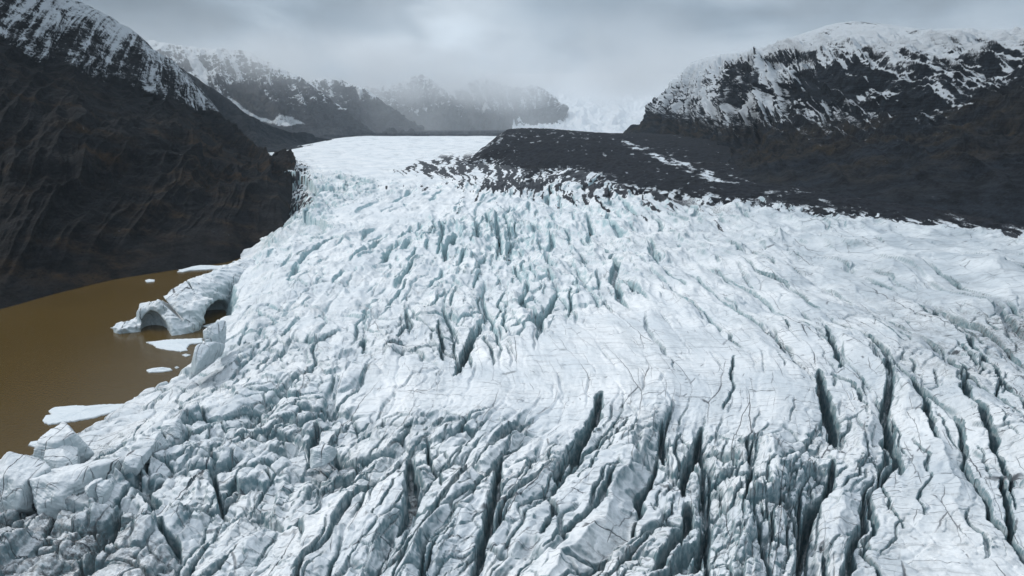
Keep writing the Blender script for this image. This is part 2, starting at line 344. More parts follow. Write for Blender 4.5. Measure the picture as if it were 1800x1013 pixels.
#            px    py   long  ridge block lens  swell dirt  frac  (weights of the surface characters)
ZONES = [
 (1090, 600, .2, .1, .0, .2, .6, .0, .7),
 (1000, 700, .2, .15, .0, .2, .6, .0, .8),
 (1240, 660, .3, .1, .0, .4, .5, .0, .9),
 ( 780, 700, .2, .15, .05, .2, .6, .0, .7),
 (  60, 900, .7, .6, 1.0, .3, .8, 1.0, .9),
 ( 200, 960, 1., .7, .5, .4, .8, .8, .9),
 ( 180, 800, .5, .5, .9, .2, .5, .35, .8),
 ( 350, 720, .4, .5, .8, .3, .5, .15, .7),
 ( 330, 860, .5, .5, .9, .4, .5, .15, .9),
 ( 480, 840, .5, .5, 1.0, .4, .5, .15, .8),
 ( 420, 960, .8, .7, .25, .5, .6, .2, 1.0),
 ( 570, 780, .5, .6, 1.1, .4, .5, .15, .8),
 ( 560, 960, .9, .8, .2, .7, .7, .2, 1.0),
 ( 700, 860, 1., .9, .25, 1., .8, .1, .9),
 ( 780, 760, .6, .7, .6, .8, .6, .1, .8),
 ( 840, 960, 1., 1., .25, 1., .8, .25, .9),
 ( 940, 820, 1., 1., .25, 1., .9, .2, .9),
 (1080, 930, 1., 1., .3, 1., .9, .3, .9),
 (1150, 780, 1., 1., .25, 1., .8, .15, .9),
 (1250, 880, 1., .9, .8, .9, .8, .2, .9),
 (1340, 820, .7, .6, .9, .7, .7, .1, .9),
 (1380, 970, 1., .7, .7, .8, .8, .2, .9),
 (1520, 900, 1., .6, .15, .8, .8, .2, 1.),
 (1640, 780, 1., .6, .1, .8, .8, .15, 1.),
 (1700, 930, 1., .6, .15, .8, .9, .25, 1.),
 (1780, 700, 1., .5, .2, .8, .9, .3, 1.),
 (1620, 600, .9, .5, .2, .9, .9, .45, 1.),
 (1740, 560, .9, .6, .2, .6, .9, .6, .9),
 (1480, 620, .6, .3, .1, .8, .6, .1, 1.),
 (1320, 700, .3, .12, .0, .4, .4, .05, .9),
 (1180, 620, .2, .1, .0, .3, .5, .05, .8),
 (1000, 640, .2, .12, .0, .3, .6, .0, .7),
 ( 850, 680, .2, .12, .0, .2, .5, .0, .6),
 ( 700, 660, .3, .25, .1, .4, .6, .0, .6),
 ( 560, 640, .4, .4, .4, .5, .6, .0, .6),
 ( 440, 620, .4, .5, .6, .4, .6, .1, .6),
 ( 760, 600, .7, .8, .4, .9, .9, .15, .8),
 ( 860, 550, .7, .9, .4, 1., .9, .05, .4),
 ( 960, 480, .6, .8, .4, 1., .8, .0, .3),
 ( 860, 400, .6, 1., .4, 1.2, .8, .0, .2),
 ( 780, 440, .5, .7, .3, 1., .8, .0, .2),
 ( 690, 470, .4, .6, .2, .9, .7, .0, .3),
 ( 600, 450, .5, .4, .2, .5, .7, .0, .3),
 ( 600, 530, .4, .5, .3, .5, .7, .0, .4),
 ( 480, 520, .4, .5, .3, .3, .7, .0, .4),
 (1100, 450, .6, .6, .2, .6, .9, .05, .5),
 (1250, 520, .8, .7, .1, .5, .9, .05, .5),
 (1400, 450, 1., .8, .05, .4, 1.2, .1, .75),
 (1600, 450, .9, .7, .0, .3, 1.2, .15, .7),
 (1250, 400, .9, .8, .05, .4, 1.1, .08, .6),
 (1750, 480, 1., .7, .0, .3, 1.2, .25, .8),
 (1000, 370, .5, .7, .3, .6, .8, .05, .1),
 ( 800, 350, .2, .4, .1, .5, .4, .0, .1),
 ( 650, 370, .2, .2, .1, .3, .3, .0, .1),
 ( 560, 400, .3, .4, .3, .4, .5, .2, .2),
 ( 700, 300, .02, .05, .0, .0, .15, .0, .0),
 ( 600, 270, .02, .05, .0, .0, .1, .0, .0),
 ( 800, 260, .02, .05, .0, .0, .1, .0, .0),
 ( 540, 320, .1, .6, 1.1, .2, .3, .5, .1),
 ( 530, 360, .1, .6, 1.1, .2, .3, .4, .1),
]
def shepard(q, cols, pts, k=2.2):
    W = np.zeros(q[0].shape, f4); R = [np.zeros(q[0].shape, f4) for _ in cols]
    for r in pts:
        p = PI(r[0], r[1]); a, c = p[0] / (p[1] + 40), math.log(p[1] + 40)
        w = 1 / (((q[0] - a) / .10) ** 2 + ((q[1] - c) / .14) ** 2 + .04) ** k
        W += w
        for i, cc in enumerate(cols): R[i] += w * r[cc]
    return [x / W for x in R]

# margin of the ice against the lake (water level), as a closed outline of the lake side
MARG = [PZ(x, y, 3.0)[:2] for x, y in [(-500,1150),(-120,920),(0,842),(50,808),(110,778),(200,728),(262,694),(322,664),(346,622),(366,592),(392,588),(402,556),(398,528),(408,508),(428,490),(440,478),(450,462)]]
MARG += [(-255, 618), (-275, 760), (-330, 900), (-600, 1000), (-3000, 1000), (-3000, 60)]

def lens(a, b, ca, cb, w0, dep, dens, seed, wig=.16):
    """tapering crevasses that run along b; returns (depth cut, signed lip)"""
    x = a / ca; y = b / cb; xi = np.floor(x).astype(np.int32); yi = np.floor(y).astype(np.int32)
    cut = np.zeros(x.shape, f4); lip = np.zeros(x.shape, f4)
    wg = perlin(a / (ca * 1.4), b / (cb * .45), seed) * wig * ca
    for dx in (-1, 0, 1):
        for dy in (-1, 0, 1):
            ax = xi + dx; ay = yi + dy; h = _hash(ax, ay, seed)
            r1 = (h & 255).astype(f4) / 255; r2 = ((h >> 8) & 255).astype(f4) / 255; r3 = ((h >> 16) & 255).astype(f4) / 255; r4 = ((h >> 24) & 255).astype(f4) / 255
            d = a - (ax + .2 + .6 * r1) * ca - wg + (r4 - .5) * .25 * (b - (ay + .5) * cb)
            t = (b - (ay + .3 + .4 * r2) * cb) / (cb * (.35 + .5 * r3))
            e = np.clip(1 - t * t, 0, 1) * (r4 < dens)
            # asymmetric taper: widest down-glacier
            e = e * (1 - .35 * t)
            w = w0 * (.45 + r2) * e + 1e-3
            g = sm(1.25 - np.abs(d) / w, 0, .75) * np.clip(e * 1.8, 0, 1)
            cut = np.maximum(cut, g * dep * (.5 + .6 * r3))
            lip += np.where(d > 0, -1, .55) * np.exp(-np.abs(d) / (ca * .28)) * e * .5
    return cut, lip

def glacier(name, NC, NR, u0, u1, Y0, Y1):
    uu = np.linspace(u0, u1, NC)
    # rows: blend of even steps on a distant picture and even steps in log distance
    k1 = (lambda Yv: -1 / (Yv)); a, c = k1(Y0), k1(Y1)
    t = np.linspace(0, 1, 4000); yscr = -1 / (a + (c - a) * t); 
    cdf = .62 * t + .38 * np.log(yscr / Y0) / math.log(Y1 / Y0)
    rows = np.interp(np.linspace(0, 1, NR), cdf, yscr)
    U, Y = np.meshgrid(uu, rows); X = (U * (Y + 40)).astype(f4); Y = Y.astype(f4)
    q = Q(X, Y); q = (q[0].astype(f4), q[1].astype(f4))
    A = tps(ctrl, va, q); B = tps(ctrl, vb, q)
    wl, wr, wb, wn_, wsw, wd_, wf = shepard(q, (2, 3, 4, 5, 6, 7, 8), ZONES)
    near = sm(-Y, -420, -160)
    A2 = A + 3.4 * fbm(X / 45, Y / 45, 3, 3) + 1.2 * fbm(X / 9, Y / 9, 2, 9) * near
    B2 = B + 8 * fbm(X / 50, Y / 50, 3, 13)
    Z = hb(X, Y).astype(f4)
    Z += wsw * (1 + .7 * sm(X / (Y + 40), .25, .5) * sm(Y, 300, 450)) * (4.0 * fbm(A2 / 60, B2 / 130, 3, 21) + 2.2 * fbm(A2 / 24, B2 / 60, 3, 25))
    lr = ridged(A2 / 52, B2 / 230, 2, 31)
    Z += wl * 8.0 * (lr - .5)
    r2 = ridged(A2 / 19 + 3, B2 / 75, 3, 41)
    wsaw = np.clip(wl * wr * 1.25, 0, 1.1) * sm(-Y, -520, -330)
    Z += wr * (5.0 + 3.0 * sm(Y, 260, 480)) * (r2 - .45) * (1 - .72 * wsaw)
    r3 = ridged(A2 / 7.5, B2 / 26, 3, 47)
    Z += wr * 2.6 * (r3 - .45) * (1 - .3 * sm(Y, 500, 900)) * (1 - .55 * wsaw)
    r4 = ridged(A2 / 3.1, B2 / 8, 2, 49)
    Z += (.3 + wr) * .5 * (r4 - .45) * near
    # long saw-backed ridges: a gentle lit side, a steep far side, a slot between neighbours
    ph = A2 / 17. + .55 * fbm(A / 60, B / 95, 3, 161); kk_ = np.floor(ph); fr_ = ph - kk_
    hk = .55 + .8 * perlin(kk_ * 7.31 + .5, B2 / 42, 163) + .35 * perlin(kk_ * 3.7 + .3, B2 / 13, 165)
    prof = np.where(fr_ < .74, .25 + .75 * np.clip(fr_ / .74, 0, 1) ** 1.25, 1 - 1.0 * np.clip((fr_ - .74) / .2, 0, 1) ** .8)
    slot = (1 - sm(np.minimum(fr_, 1 - fr_), .0, .05 + .03 * perlin(A2 / 9, B2 / 20, 167))) * sm(perlin(kk_ * 5.3 + .4, B2 / 55, 169), -.3, .1)
    ws = wsaw * (1 - .55 * wb)
    Z += ws * (6.8 * np.clip(hk, .05, 1.5) * (prof - .5) - 9 * slot)
    # serac blocks
    for (ca, cb, amp, gap, seed) in ((13., 20., 4.2, 8.5, 51), (5.6, 7.5, 1.9, 3.8, 61), (2.6, 3.4, .6, 1.0, 66)):
        wx = A2 / ca + .25 * perlin(X / ca, Y / ca, seed); wy = B2 / cb + .25 * perlin(X / ca + 9, Y / ca, seed + 1)
        F1, F2, cx, cy_, idr = voronoi(wx, wy, seed)
        e = F2 - F1
        tilt = (idr * 97 % 1 - .5) * 2 * cx + (idr * 31 % 1 - .5) * 2 * cy_
        blk = amp * (idr - .5) * 1.4 + amp * 1.1 * tilt - amp * .8 * (F1 ** 2)
        gw = (.10 + .08 * perlin(A2 / 30, B2 / 40, seed + 4)) * (1.0 if seed == 51 else 1.2)
        gp = sm(perlin(A2 / 22, B2 / 30, seed + 6), -.35, .25)
        Z += (wb if ca > 3 else (.25 + wb) * near) * (blk * (.4 + .6 * sm(e, 0, .22)) - gap * gp * (1 - sm(e, .0, gw)))
    cut = 0; 
    for (ca, cb, w0, dep, dens, seed, lp) in ((21., 90., 1.05, 11., .5, 71, 3.0), (10., 44., .55, 6., .5, 81, 1.5), (5., 20., .26, 2.6, .42, 91, .45)):
        kk = wn_ * sm(fbm(A2 / (ca * 3), B2 / (cb * 1.3), 2, seed + 3) + .75 * (wn_ - .35), -.15, .2)
        c_, l_ = lens(A2, B2, ca, cb, w0 * (1 + .5 * sm(Y, 300, 700)), dep, dens, seed)
        cut = np.maximum(cut, c_ * np.clip(kk, 0, 1.1)); Z += l_ * lp * kk
    # hand-placed large crevasses: (pixel line), half width, depth
    for pts, w0, dep in BIG:
        P = [PI(*p) for p in pts]; n = len(P); D = np.full(X.shape, 1e6, f4); T = np.zeros(X.shape, f4)
        xs = [p[0] for p in P]; ys = [p[1] for p in P]
        m = (X > min(xs) - 12) & (X < max(xs) + 12) & (Y > min(ys) - 12) & (Y < max(ys) + 12)
        xm = X[m] + 1.1 * perlin(X[m] / 7, Y[m] / 7, 5) + .3 * perlin(X[m] / 2, Y[m] / 2, 6); ym = Y[m] + 1.1 * perlin(X[m] / 7 + 40, Y[m] / 7, 5)
        d2 = np.full(xm.shape, 1e9); tt = np.zeros(xm.shape)
        for i in range(n - 1):
            ax, ay, bx, by = xs[i], ys[i], xs[i+1], ys[i+1]; ex, ey = bx - ax, by - ay
            t_ = np.clip(((xm - ax) * ex + (ym - ay) * ey) / (ex * ex + ey * ey), 0, 1)
            dd = (xm - ax - t_ * ex) ** 2 + (ym - ay - t_ * ey) ** 2
            mm = dd < d2; d2 = np.where(mm, dd, d2); tt = np.where(mm, (i + t_) / (n - 1), tt)
        e = np.clip(1 - (2 * tt - 1) ** 2, 0, 1) ** .6
        w = .8 * w0 * (.15 + e); g = sm(1.3 - np.sqrt(d2) / w, 0, .8) * (.3 + .7 * e) * dep
        if np.ndim(cut) == 0: cut = np.zeros(X.shape, f4)
        cc = cut[m]; cut[m] = np.maximum(cc, g)
    Z -= cut
    Z += (.35 * fbm(X / 3.2, Y / 3.2, 3, 101) * near + .12 * fbm(X / .9, Y / .9, 2, 111) * sm(-Y, -260, -120)) * (.4 + wb)
    # crisp ice spikes in front of the moraine
    hum = sm(-poly_sd(X, Y, MOR_EDGE), -60, 5) * sm(X, 120, 260); Z += hum * 5 * (ridged(X / 26, Y / 30, 3, 151) - .35)
    # lake margin
    sd = poly_sd(X, Y, MARG) + 2.5 * fbm(X / 14, Y / 14, 3, 121) + 1.2 * perlin(X / 5, Y / 5, 7)
    thick = sm(sd, -1.0, 8) * (.3 + .3 * sm(Y, 240, 320) - .5 * sm(Y, 500, 600) + .15 * perlin(X / 25, Y / 25, 9)) + sm(sd, 0, 60) * .65; thick = np.clip(thick, 0, 1) + .0 * sd; thick = np.where(sd > 60, 1, np.minimum(1, thick))
    Z = Z * thick - 6.0 * sm(-sd, -.5, 3)
    # normals -> steepness
    dZr = np.gradient(Z, axis=0); dYr = np.gradient(Y, axis=0); dZc = np.gradient(Z, axis=1); dXc = np.gradient(X, axis=1); dXr = np.gradient(X, axis=0)
    gx = dZc / dXc; gy = (dZr - gx * dXr) / dYr
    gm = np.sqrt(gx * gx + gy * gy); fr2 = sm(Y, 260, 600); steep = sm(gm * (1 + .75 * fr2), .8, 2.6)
    deb = debris_mask(X, Y, A2, B2, Z)
    dirt_shade = np.clip(wd_ * sm(fbm(A2 / 16, B2 / 40, 4, 131) + .6 * (wd_ - .3), -.1, .5) * 1.2, 0, 1)
    floor_shade = sm(cut, 4.5, 9) * (1 - steep) * sm(fbm(X / 5, Y / 5, 3, 137), -.4, .2) * sm(-Y, -700, -350)  # debris on crevasse floors, also painting in the darkness of deep cuts
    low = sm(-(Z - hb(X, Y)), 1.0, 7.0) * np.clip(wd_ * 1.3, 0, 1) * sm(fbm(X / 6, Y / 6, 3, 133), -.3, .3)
    dirt_shade = np.clip(dirt_shade * .6 + .8 * low + floor_shade, 0, 1)
    mask = np.stack([deb, dirt_shade, steep, wf], -1)
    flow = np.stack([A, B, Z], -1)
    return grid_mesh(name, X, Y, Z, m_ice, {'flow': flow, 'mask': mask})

MOR_EDGE = [PI(*p)[:2] for p in [(780,300),(850,262),(900,248),(1100,246),(2400,300),(2400,470),(1800,414),(1680,399),(1540,383),(1420,370),(1330,358),(1240,346),(1160,338),(1080,328),(1040,306),(985,296),(945,315),(925,322),(905,300),(860,286),(800,296)]]
def debris_mask(X, Y, A, B, Z):
    sd = poly_sd(X, Y, MOR_EDGE)
    p = PI(920, 300); st = fbm(A / 6 + .6 * perlin(A / 20, B / 60, 143), B / 85, 6, 141, .68); dist = np.clip(sd, 0, None)
    nose = sm(-Y, -2000, -700) * sm(X, -260, -120) * sm(-X, -330, -60)
    m = nose * sm(st * 1.7 + .52 - dist / 190, .15, .38)
    mr = sm(X, 120, 200) * sm(-dist - 25 * fbm(X / 40, Y / 30, 3, 147), -42, 2) * sm(fbm(X / 8, Y / 18, 5, 145, .65) - dist / 160, -.12, .08)
    # rubble along the left bluff
    q = PI(530, 335); lm = sm(-(np.abs(X - (-.305 * (Y + 40))) / 45), -1, -.1) * sm(Y, 620, 800) * sm(-Y, -1350, -1100)
    lm = lm * sm(fbm(X / 6, Y / 11, 5, 149, .7), -.12, .12)
    return np.clip(np.maximum(np.maximum(m, mr), lm), 0, 1)

BIG = [
 ([(1440,640),(1452,690),(1466,730),(1470,768)], 2.3, 16),
 ([(1462,645),(1500,660),(1525,695)], 1.0, 5),
 ([(1468,790),(1462,830),(1435,860),(1420,900),(1418,960)], 1.5, 14),
 ([(1448,568),(1465,600),(1480,635)], 1.3, 9),
 ([(1530,578),(1555,610),(1570,655)], 1.4, 10),
 ([(1058,690),(1048,730),(1020,775),(975,835)], 2.0, 15),
 ([(1236,735),(1222,775),(1205,810),(1200,850)], 1.6, 14),
 ([(1163,735),(1166,770),(1168,805)], .9, 11),
 ([(1215,860),(1205,910),(1180,950),(1150,1000)], 1.8, 15),
 ([(1288,620),(1286,650),(1284,665)], .5, 5),
 ([(1245,870),(1240,940),(1215,1020)], 1.2, 12),
 ([(1600,655),(1625,700),(1650,760)], 1.3, 8),
 ([(1765,820),(1775,870),(1790,930)], .9, 10),
 ([(1640,525),(1665,545),(1690,560)], 1.6, 8),
 ([(715,790),(725,830),(722,880),(700,930)], 1.8, 9),
 ([(750,770),(760,810),(775,850)], .7, 7),
 ([(555,735),(550,775),(540,800)], 1.6, 9),
 ([(845,560),(825,600),(800,660)], 2.3, 14),
 ([(770,560),(775,600),(778,640)], 1.0, 8),
 ([(690,425),(680,440),(672,455)], 2.2, 9),
 ([(775,385),(777,410),(770,440)], 1.6, 9),
 ([(855,370),(858,392)], 1.6, 9),
 ([(872,375),(874,400),(880,430)], 2.0, 10),
 ([(893,385),(896,410)], 1.6, 8),
 ([(980,505),(960,540),(930,570),(900,575)], 2.2, 10),
 ([(520,460),(518,475),(508,492)], 2.4, 9),
 ([(410,940),(375,975),(330,1000)], .8, 6),
 ([(210,870),(180,930),(120,1000)], 1.8, 9),
 ([(880,800),(872,860),(850,930),(835,1000)], 1.6, 10),
 ([(955,850),(975,890),(950,930)], .8, 6),
 ([(1540,780),(1560,840),(1590,900)], .35, 3),
 ([(640,600),(635,590),(640,610)], 1.0, 5),
 ([(260,690),(180,790),(130,860)], .9, 5),
 ([(330,720),(240,830),(190,880)], .9, 6),
]
glacier_o = glacier('glacier', 1500, 1400, -1.02, 1.02, 88.0, 3600.0)
tag(glacier_o, kind='structure')

# ------------------------------------------------------------------ water, valley floor
def sheet(name, x0, x1, y0, y1, z, mat):
    return quad_mesh(name, np.array([(x0, y0, z), (x1, y0, z), (x1, y1, z), (x0, y1, z)], f4), np.array([[0, 1, 2, 3]]), mat, smooth=False)
tag(sheet('lake_water', -1500, 60, 20, 1150, 0.0, m_water), kind='structure')
tag(sheet('ground', -20000, 20000, -8000, 30000, -7.0, m_mor), kind='structure')

# ------------------------------------------------------------------ moraine
def moraine():
    uu = np.linspace(-.2, 1.3, 900); rows = 1 / np.linspace(1 / 300., 1 / 3200., 700)
    U, Y = np.meshgrid(uu, rows); X = U * (Y + 40)
    X = X.astype(f4); Y = Y.astype(f4)
    sd = poly_sd(X, Y, MOR_EDGE) + 10 * fbm(X / 40, Y / 60, 3, 201) + 3 * fbm(X / 9, Y / 9, 3, 205)
    c = PY(950, 233, 1500)
    mound = 40 * np.exp(-(((X - 40 - .0 * Y) / 255) ** 2)) * sm(Y, 980, 1480) * sm(-Y, -2600, -1550)
    mound2 = 16 * sm(X, 120, 420) * sm(Y, 800, 1300)
    off = sm(-sd, -4, 60) * (mound + mound2 + 5) + 3 * sm(-sd, 0, 120) * fbm(X / 60, Y / 80, 4, 211) + 2.2 * ridged(X / 14, Y / 26, 4, 215) * sm(-sd, -6, 20)
    Z = hb(X, Y) + off - 9 * sm(sd, -2, 10) - 2
    sn = fbm(X / 16, Y / 40, 5, 221, .6) - fbm(X / 220, Y / 300, 2, 225) * .4
    # ice patches in a band along the far side
    P = [PI(*p) for p in [(1085,272),(1170,290),(1225,305),(1255,325)]]
    bd = poly_sd(X, Y, P, False)
    snow = sm(sn, .16, .4) * .62 + sm(-bd, -26, 0) * .9 * sm(sn, -.25, .2)
    edge = sm(sd, -48, 4) * sm(fbm(X / 10, Y / 26, 5, 231, .62), -.04, .22)
    cover = np.stack([np.maximum(snow * .8, edge), sm(fbm(X / 80, Y / 80, 3, 233), 0, .5) * .6, 0 * X, 1 + 0 * X], -1)
    return grid_mesh('moraine', X, Y, Z, m_mor, {'cover': cover})
tag(moraine(), kind='structure')

# ------------------------------------------------------------------ mountains (lofted between measured rails)
def crom(p0, p1, p2, p3, t):
    return .5 * (2 * p1 + (p2 - p0) * t + (2 * p0 - 5 * p1 + 4 * p2 - p3) * t * t + (3 * p1 - p0 - 3 * p2 + p3) * t ** 3)
def mountain(name, rails, ns, nt_, mat, amp, seed, cov, gully=(60., 1.0), back=(500, 300), skew=0.0, ridge_keep=.25, strata=2.0, straight=False):
    R = []
    for r in rails:
        W = np.array([PZ(p[0], p[1], p[2][0]) if isinstance(p[2], tuple) else PY(*p) for p in r])
        s = np.linspace(0, 1, len(r)); ss = np.linspace(0, 1, ns)
        k = np.clip(np.floor(ss * (len(r) - 1)).astype(int), 0, len(r) - 2); f = (ss * (len(r) - 1) - k)[:, None]
        g = lambda i: W[np.clip(i, 0, len(r) - 1)]
        R.append(.35 * crom(g(k - 1), g(k), g(k + 1), g(k + 2), f) + .65 * (g(k) + (g(k + 1) - g(k)) * f))
    R.append(R[-1] + np.array([0, back[0] * .35, -back[1] * .3])); R.append(R[-1] + np.array([0, back[0], -back[1]]))
    R.append(R[-1] + np.array([0, back[0], -back[1]]))
    R = np.array(R); nr = len(R)
    # rows shared out by length
    ln = np.linalg.norm(np.diff(R, axis=0), axis=2).mean(1); ln[-3:] *= .15; cum = np.r_[0, np.cumsum(ln)] / ln.sum()
    tt = np.interp(np.linspace(0, 1, nt_), cum, np.arange(nr))
    k = np.clip(np.floor(tt).astype(int), 0, nr - 2); f = (tt - k)[:, None, None]
    g = lambda i: R[np.clip(i, 0, nr - 1)]
    P = .6 * crom(g(k - 1), g(k), g(k + 1), g(k + 2), f) + .4 * (g(k) + (g(k + 1) - g(k)) * f)
    du = np.gradient(P, axis=1); dv = np.gradient(P, axis=0); nn = np.cross(du, dv); nn /= np.linalg.norm(nn, axis=2, keepdims=True) + 1e-9
    nn = np.where(nn[..., 2:3] < 0, -nn, nn)
    for _ in range(6):
        for ax_ in (0, 1):
            q_ = np.concatenate([np.take(nn, [0], ax_), nn, np.take(nn, [-1], ax_)], ax_)
            nn = (np.take(q_, range(0, nn.shape[ax_]), ax_) + nn + np.take(q_, range(2, nn.shape[ax_] + 2), ax_)) / 3
    nn /= np.linalg.norm(nn, axis=2, keepdims=True) + 1e-9
    # lengths along each direction, metres
    sl = np.cumsum(np.linalg.norm(du, axis=2), axis=1).mean(0)[None] + 0 * P[..., 0]
    tl = np.cumsum(np.linalg.norm(dv, axis=2), axis=0)
    gs, gt = gully[0], gully[1] * gully[0] * 3.2
    wx = (sl + skew * tl) / gs + .55 * fbm(sl / (gs * 2.5), tl / (gs * 2.5), 3, seed); wy = tl / gt
    rt = tt / (nr - 4.0); env = sm(rt, .02, .4)[:, None] * (ridge_keep + (1 - ridge_keep) * sm(-rt, -1, -.8))[:, None]
    g1 = ridged(wx, wy, 4, seed + 10, .55)
    g2 = fbm(P[..., 0] / 70, P[..., 1] / 110 + P[..., 2] / 60, 5, seed + 20, .55)
    g0 = ridged(wx * .31 + 7, wy * .31, 3, seed + 15, .5)
    d = amp * ((g0 - .5) * 2.6 * sm(rt, .1, .5)[:, None] * (1 - .85 * sm(rt, .72, .95))[:, None] + (g1 - .5) * 1.2 + g2 * 1.2) * env
    st = np.abs((((P[..., 2] + 12 * fbm(sl / 160, tl / 200, 3, seed + 30)) / 23.0) % 1.0) - .5) * 2
    cl = sm(fbm(sl / 130, tl / 100, 3, seed + 40), -.2, .35)
    d = d + strata * (sm(st, .3, .8) - .5) * cl * env * 2 * (.35 + .65 * sm(rt, .45, .65))[:, None]
    d = np.clip(d, -1.5 * amp, 1.15 * amp)
    Pd = P + nn * d[..., None]
    Pd[..., 2] += 2.5 * fbm(sl / 20, tl / 40, 4, seed + 50) * env
    du = np.gradient(Pd, axis=1); dv = np.gradient(Pd, axis=0); n2 = np.cross(du, dv); n2 /= np.linalg.norm(n2, axis=2, keepdims=True) + 1e-9
    nz = np.abs(n2[..., 2])
    C = cov(Pd[..., 0], Pd[..., 1], Pd[..., 2], sl, tl, rt[:, None] + 0 * sl, nz, g1, seed)
    o = grid_mesh(name, Pd[..., 0].astype(f4), Pd[..., 1].astype(f4), Pd[..., 2].astype(f4), mat, {'cover': np.stack([C[0], C[1], C[2], 1 + 0 * sl], -1)})
    return tag(o, kind='structure')

def covL(X, Y, Z, s, t, r, nz, g1, sd):
    line = PY_line([(-500,140),(0,75),(60,120),(100,108),(150,140),(250,167),(300,182),(350,195),(420,215),(520,245)], X, Y, Z)   # below the photographed snowline
    st = fbm((s - .30 * t) / 9, t / 420, 5, sd + 60, .6)
    n = sm(line + 14 * fbm(X / 40, Y / 40, 4, sd + 61), -6, 16) * (.55 + .66 * st + .3 * (g1 - .5)) + .24 * sm(line, 30, 110)
    n = n - .18 * sm(-nz, -.60, -.35) * sm(line, -5, 5)
    br = sm(fbm(X / 60, Y / 60 + Z / 30, 4, sd + 62), -.05, .4) * sm(-line, -10, 40)
    return np.clip(n, 0, 1), br, sm(-nz, -.8, -.5)
def PY_line(pts, X, Y, Z):
    """height in metres of a point above the surface line that the snow edge follows"""
    P = [PY(p[0], p[1], 1200.) for p in pts]
    th = np.arctan2(X, Y); ta = [math.atan2(p[0], p[1]) for p in P]; el = [(p[2] - CAM_H) / math.hypot(p[0], p[1]) for p in P]
    h = np.interp(th, ta, el)
    return ((Z - CAM_H) - h * np.hypot(X, Y))
mountain('valley_mountain', [
 [(-900,820,(-2.,)),(-500,660,(-2.,)),(-200,595,(-2.,)),(0,552,(-2.,)),(100,523,(-2.,)),(200,498,(-2.,)),(300,482,(-2.,)),(400,467,(-2.,)),(447,450,(-2.,)),(500,408,660),(513,350,830),(515,300,1000),(516,284,1080),(505,290,1250),(480,290,1500)],
 [(-1000,600,330),(-500,500,420),(-200,450,465),(0,420,505),(100,405,545),(200,390,590),(300,370,640),(380,350,690),(430,330,740),(480,310,830),(505,305,930),(514,290,1020),(512,279,1090),(500,280,1250),(470,285,1500)],
 [(-1000,330,450),(-500,280,540),(-200,260,590),(0,245,640),(100,240,690),(200,235,750),(300,235,830),(360,240,900),(400,245,960),(440,258,1010),(470,264,1040),(495,270,1070),(507,276,1100),(490,277,1250),(460,285,1500)],
 [(-1000,60,650),(-500,30,720),(-200,50,780),(0,75,850),(70,110,900),(140,135,940),(210,160,990),(280,190,1050),(330,205,1100),(370,225,1150),(405,240,1180),(440,257,1200),(480,270,1200),(475,280,1350),(450,285,1500)],
 [(-1000,-700,950),(-500,-420,980),(-200,-240,1000),(0,-110,1050),(80,-50,1080),(141,0,1100),(188,26,1150),(240,58,1200),(262,84,1240),(295,100,1300),(322,124,1360),(345,160,1400),(380,205,1400),(420,240,1400),(440,285,1600)],
], 1000, 700, m_rockL, 12, 300, covL, gully=(42., 2.0), strata=1.6, skew=-.3)

def to_px(X, Y, Z):
    z = Z - CAM_H; d = Y * cp - z * sp; return 900 + FPX * X / d, 506.5 - FPX * (Y * sp + z * cp) / d
def patch_in(X, Y, Z, poly, soft, seed, wob=8):
    px, py = to_px(X, Y, Z); a = wob * fbm(px / 22, py / 22, 4, seed); b_ = wob * fbm(px / 22 + 9, py / 22, 4, seed + 1)
    return sm(-poly_sd(px + a, py + b_, poly), -soft, soft)
def covR(X, Y, Z, s, t, r, nz, g1, sd):
    line = PY_line([(1085,215),(1150,205),(1200,215),(1260,232),(1350,232),(1450,235),(1530,232),(1600,225),(1700,205),(1800,180),(2100,120)], X, Y, Z)
    st = fbm((s + .40 * t) / 12, t / 360, 5, sd + 60, .66)
    n = sm(line + 22 * fbm(X / 50, Y / 50, 5, sd + 61, .6), -34, 60) * (.84 + 1.0 * st + .7 * (g1 - .5)) + .25 * sm(line, 60, 130)
    n = n - .72 * sm(-nz, -.66, -.42) * (1 - .7 * sm(r, .74, .9)) + .16 * sm(r, .74, .9)
    for pl in ([(1262,140),(1290,112),(1335,118),(1332,150),(1300,188),(1262,185)], [(1392,130),(1440,118),(1510,112),(1560,130),(1505,172),(1440,180),(1395,172)], [(1540,190),(1600,150),(1640,170),(1600,215)], [(1330,100),(1375,88),(1440,92),(1420,108),(1350,112)], [(1690,200),(1800,130),(1800,175),(1740,215)]):
        n = n - .6 * patch_in(X, Y, Z, pl, 5, 640 + len(pl))
    for pl in ([(1432,66),(1450,50),(1480,39),(1520,36),(1548,46),(1546,51),(1515,42),(1482,47),(1455,62)], [(1585,52),(1610,50),(1632,58),(1600,64)], [(1705,70),(1745,64),(1750,70),(1712,76)]):
        n = n - .42 * patch_in(X, Y, Z, pl, 3.5, 660, 6)
    br = sm(fbm(X / 80, Y / 80 + Z / 40, 4, sd + 62) + .2, -.05, .4) * sm(-np.abs(line + 20), -60, -10)
    return np.clip(n, 0, 1), br, sm(-nz, -.85, -.5)
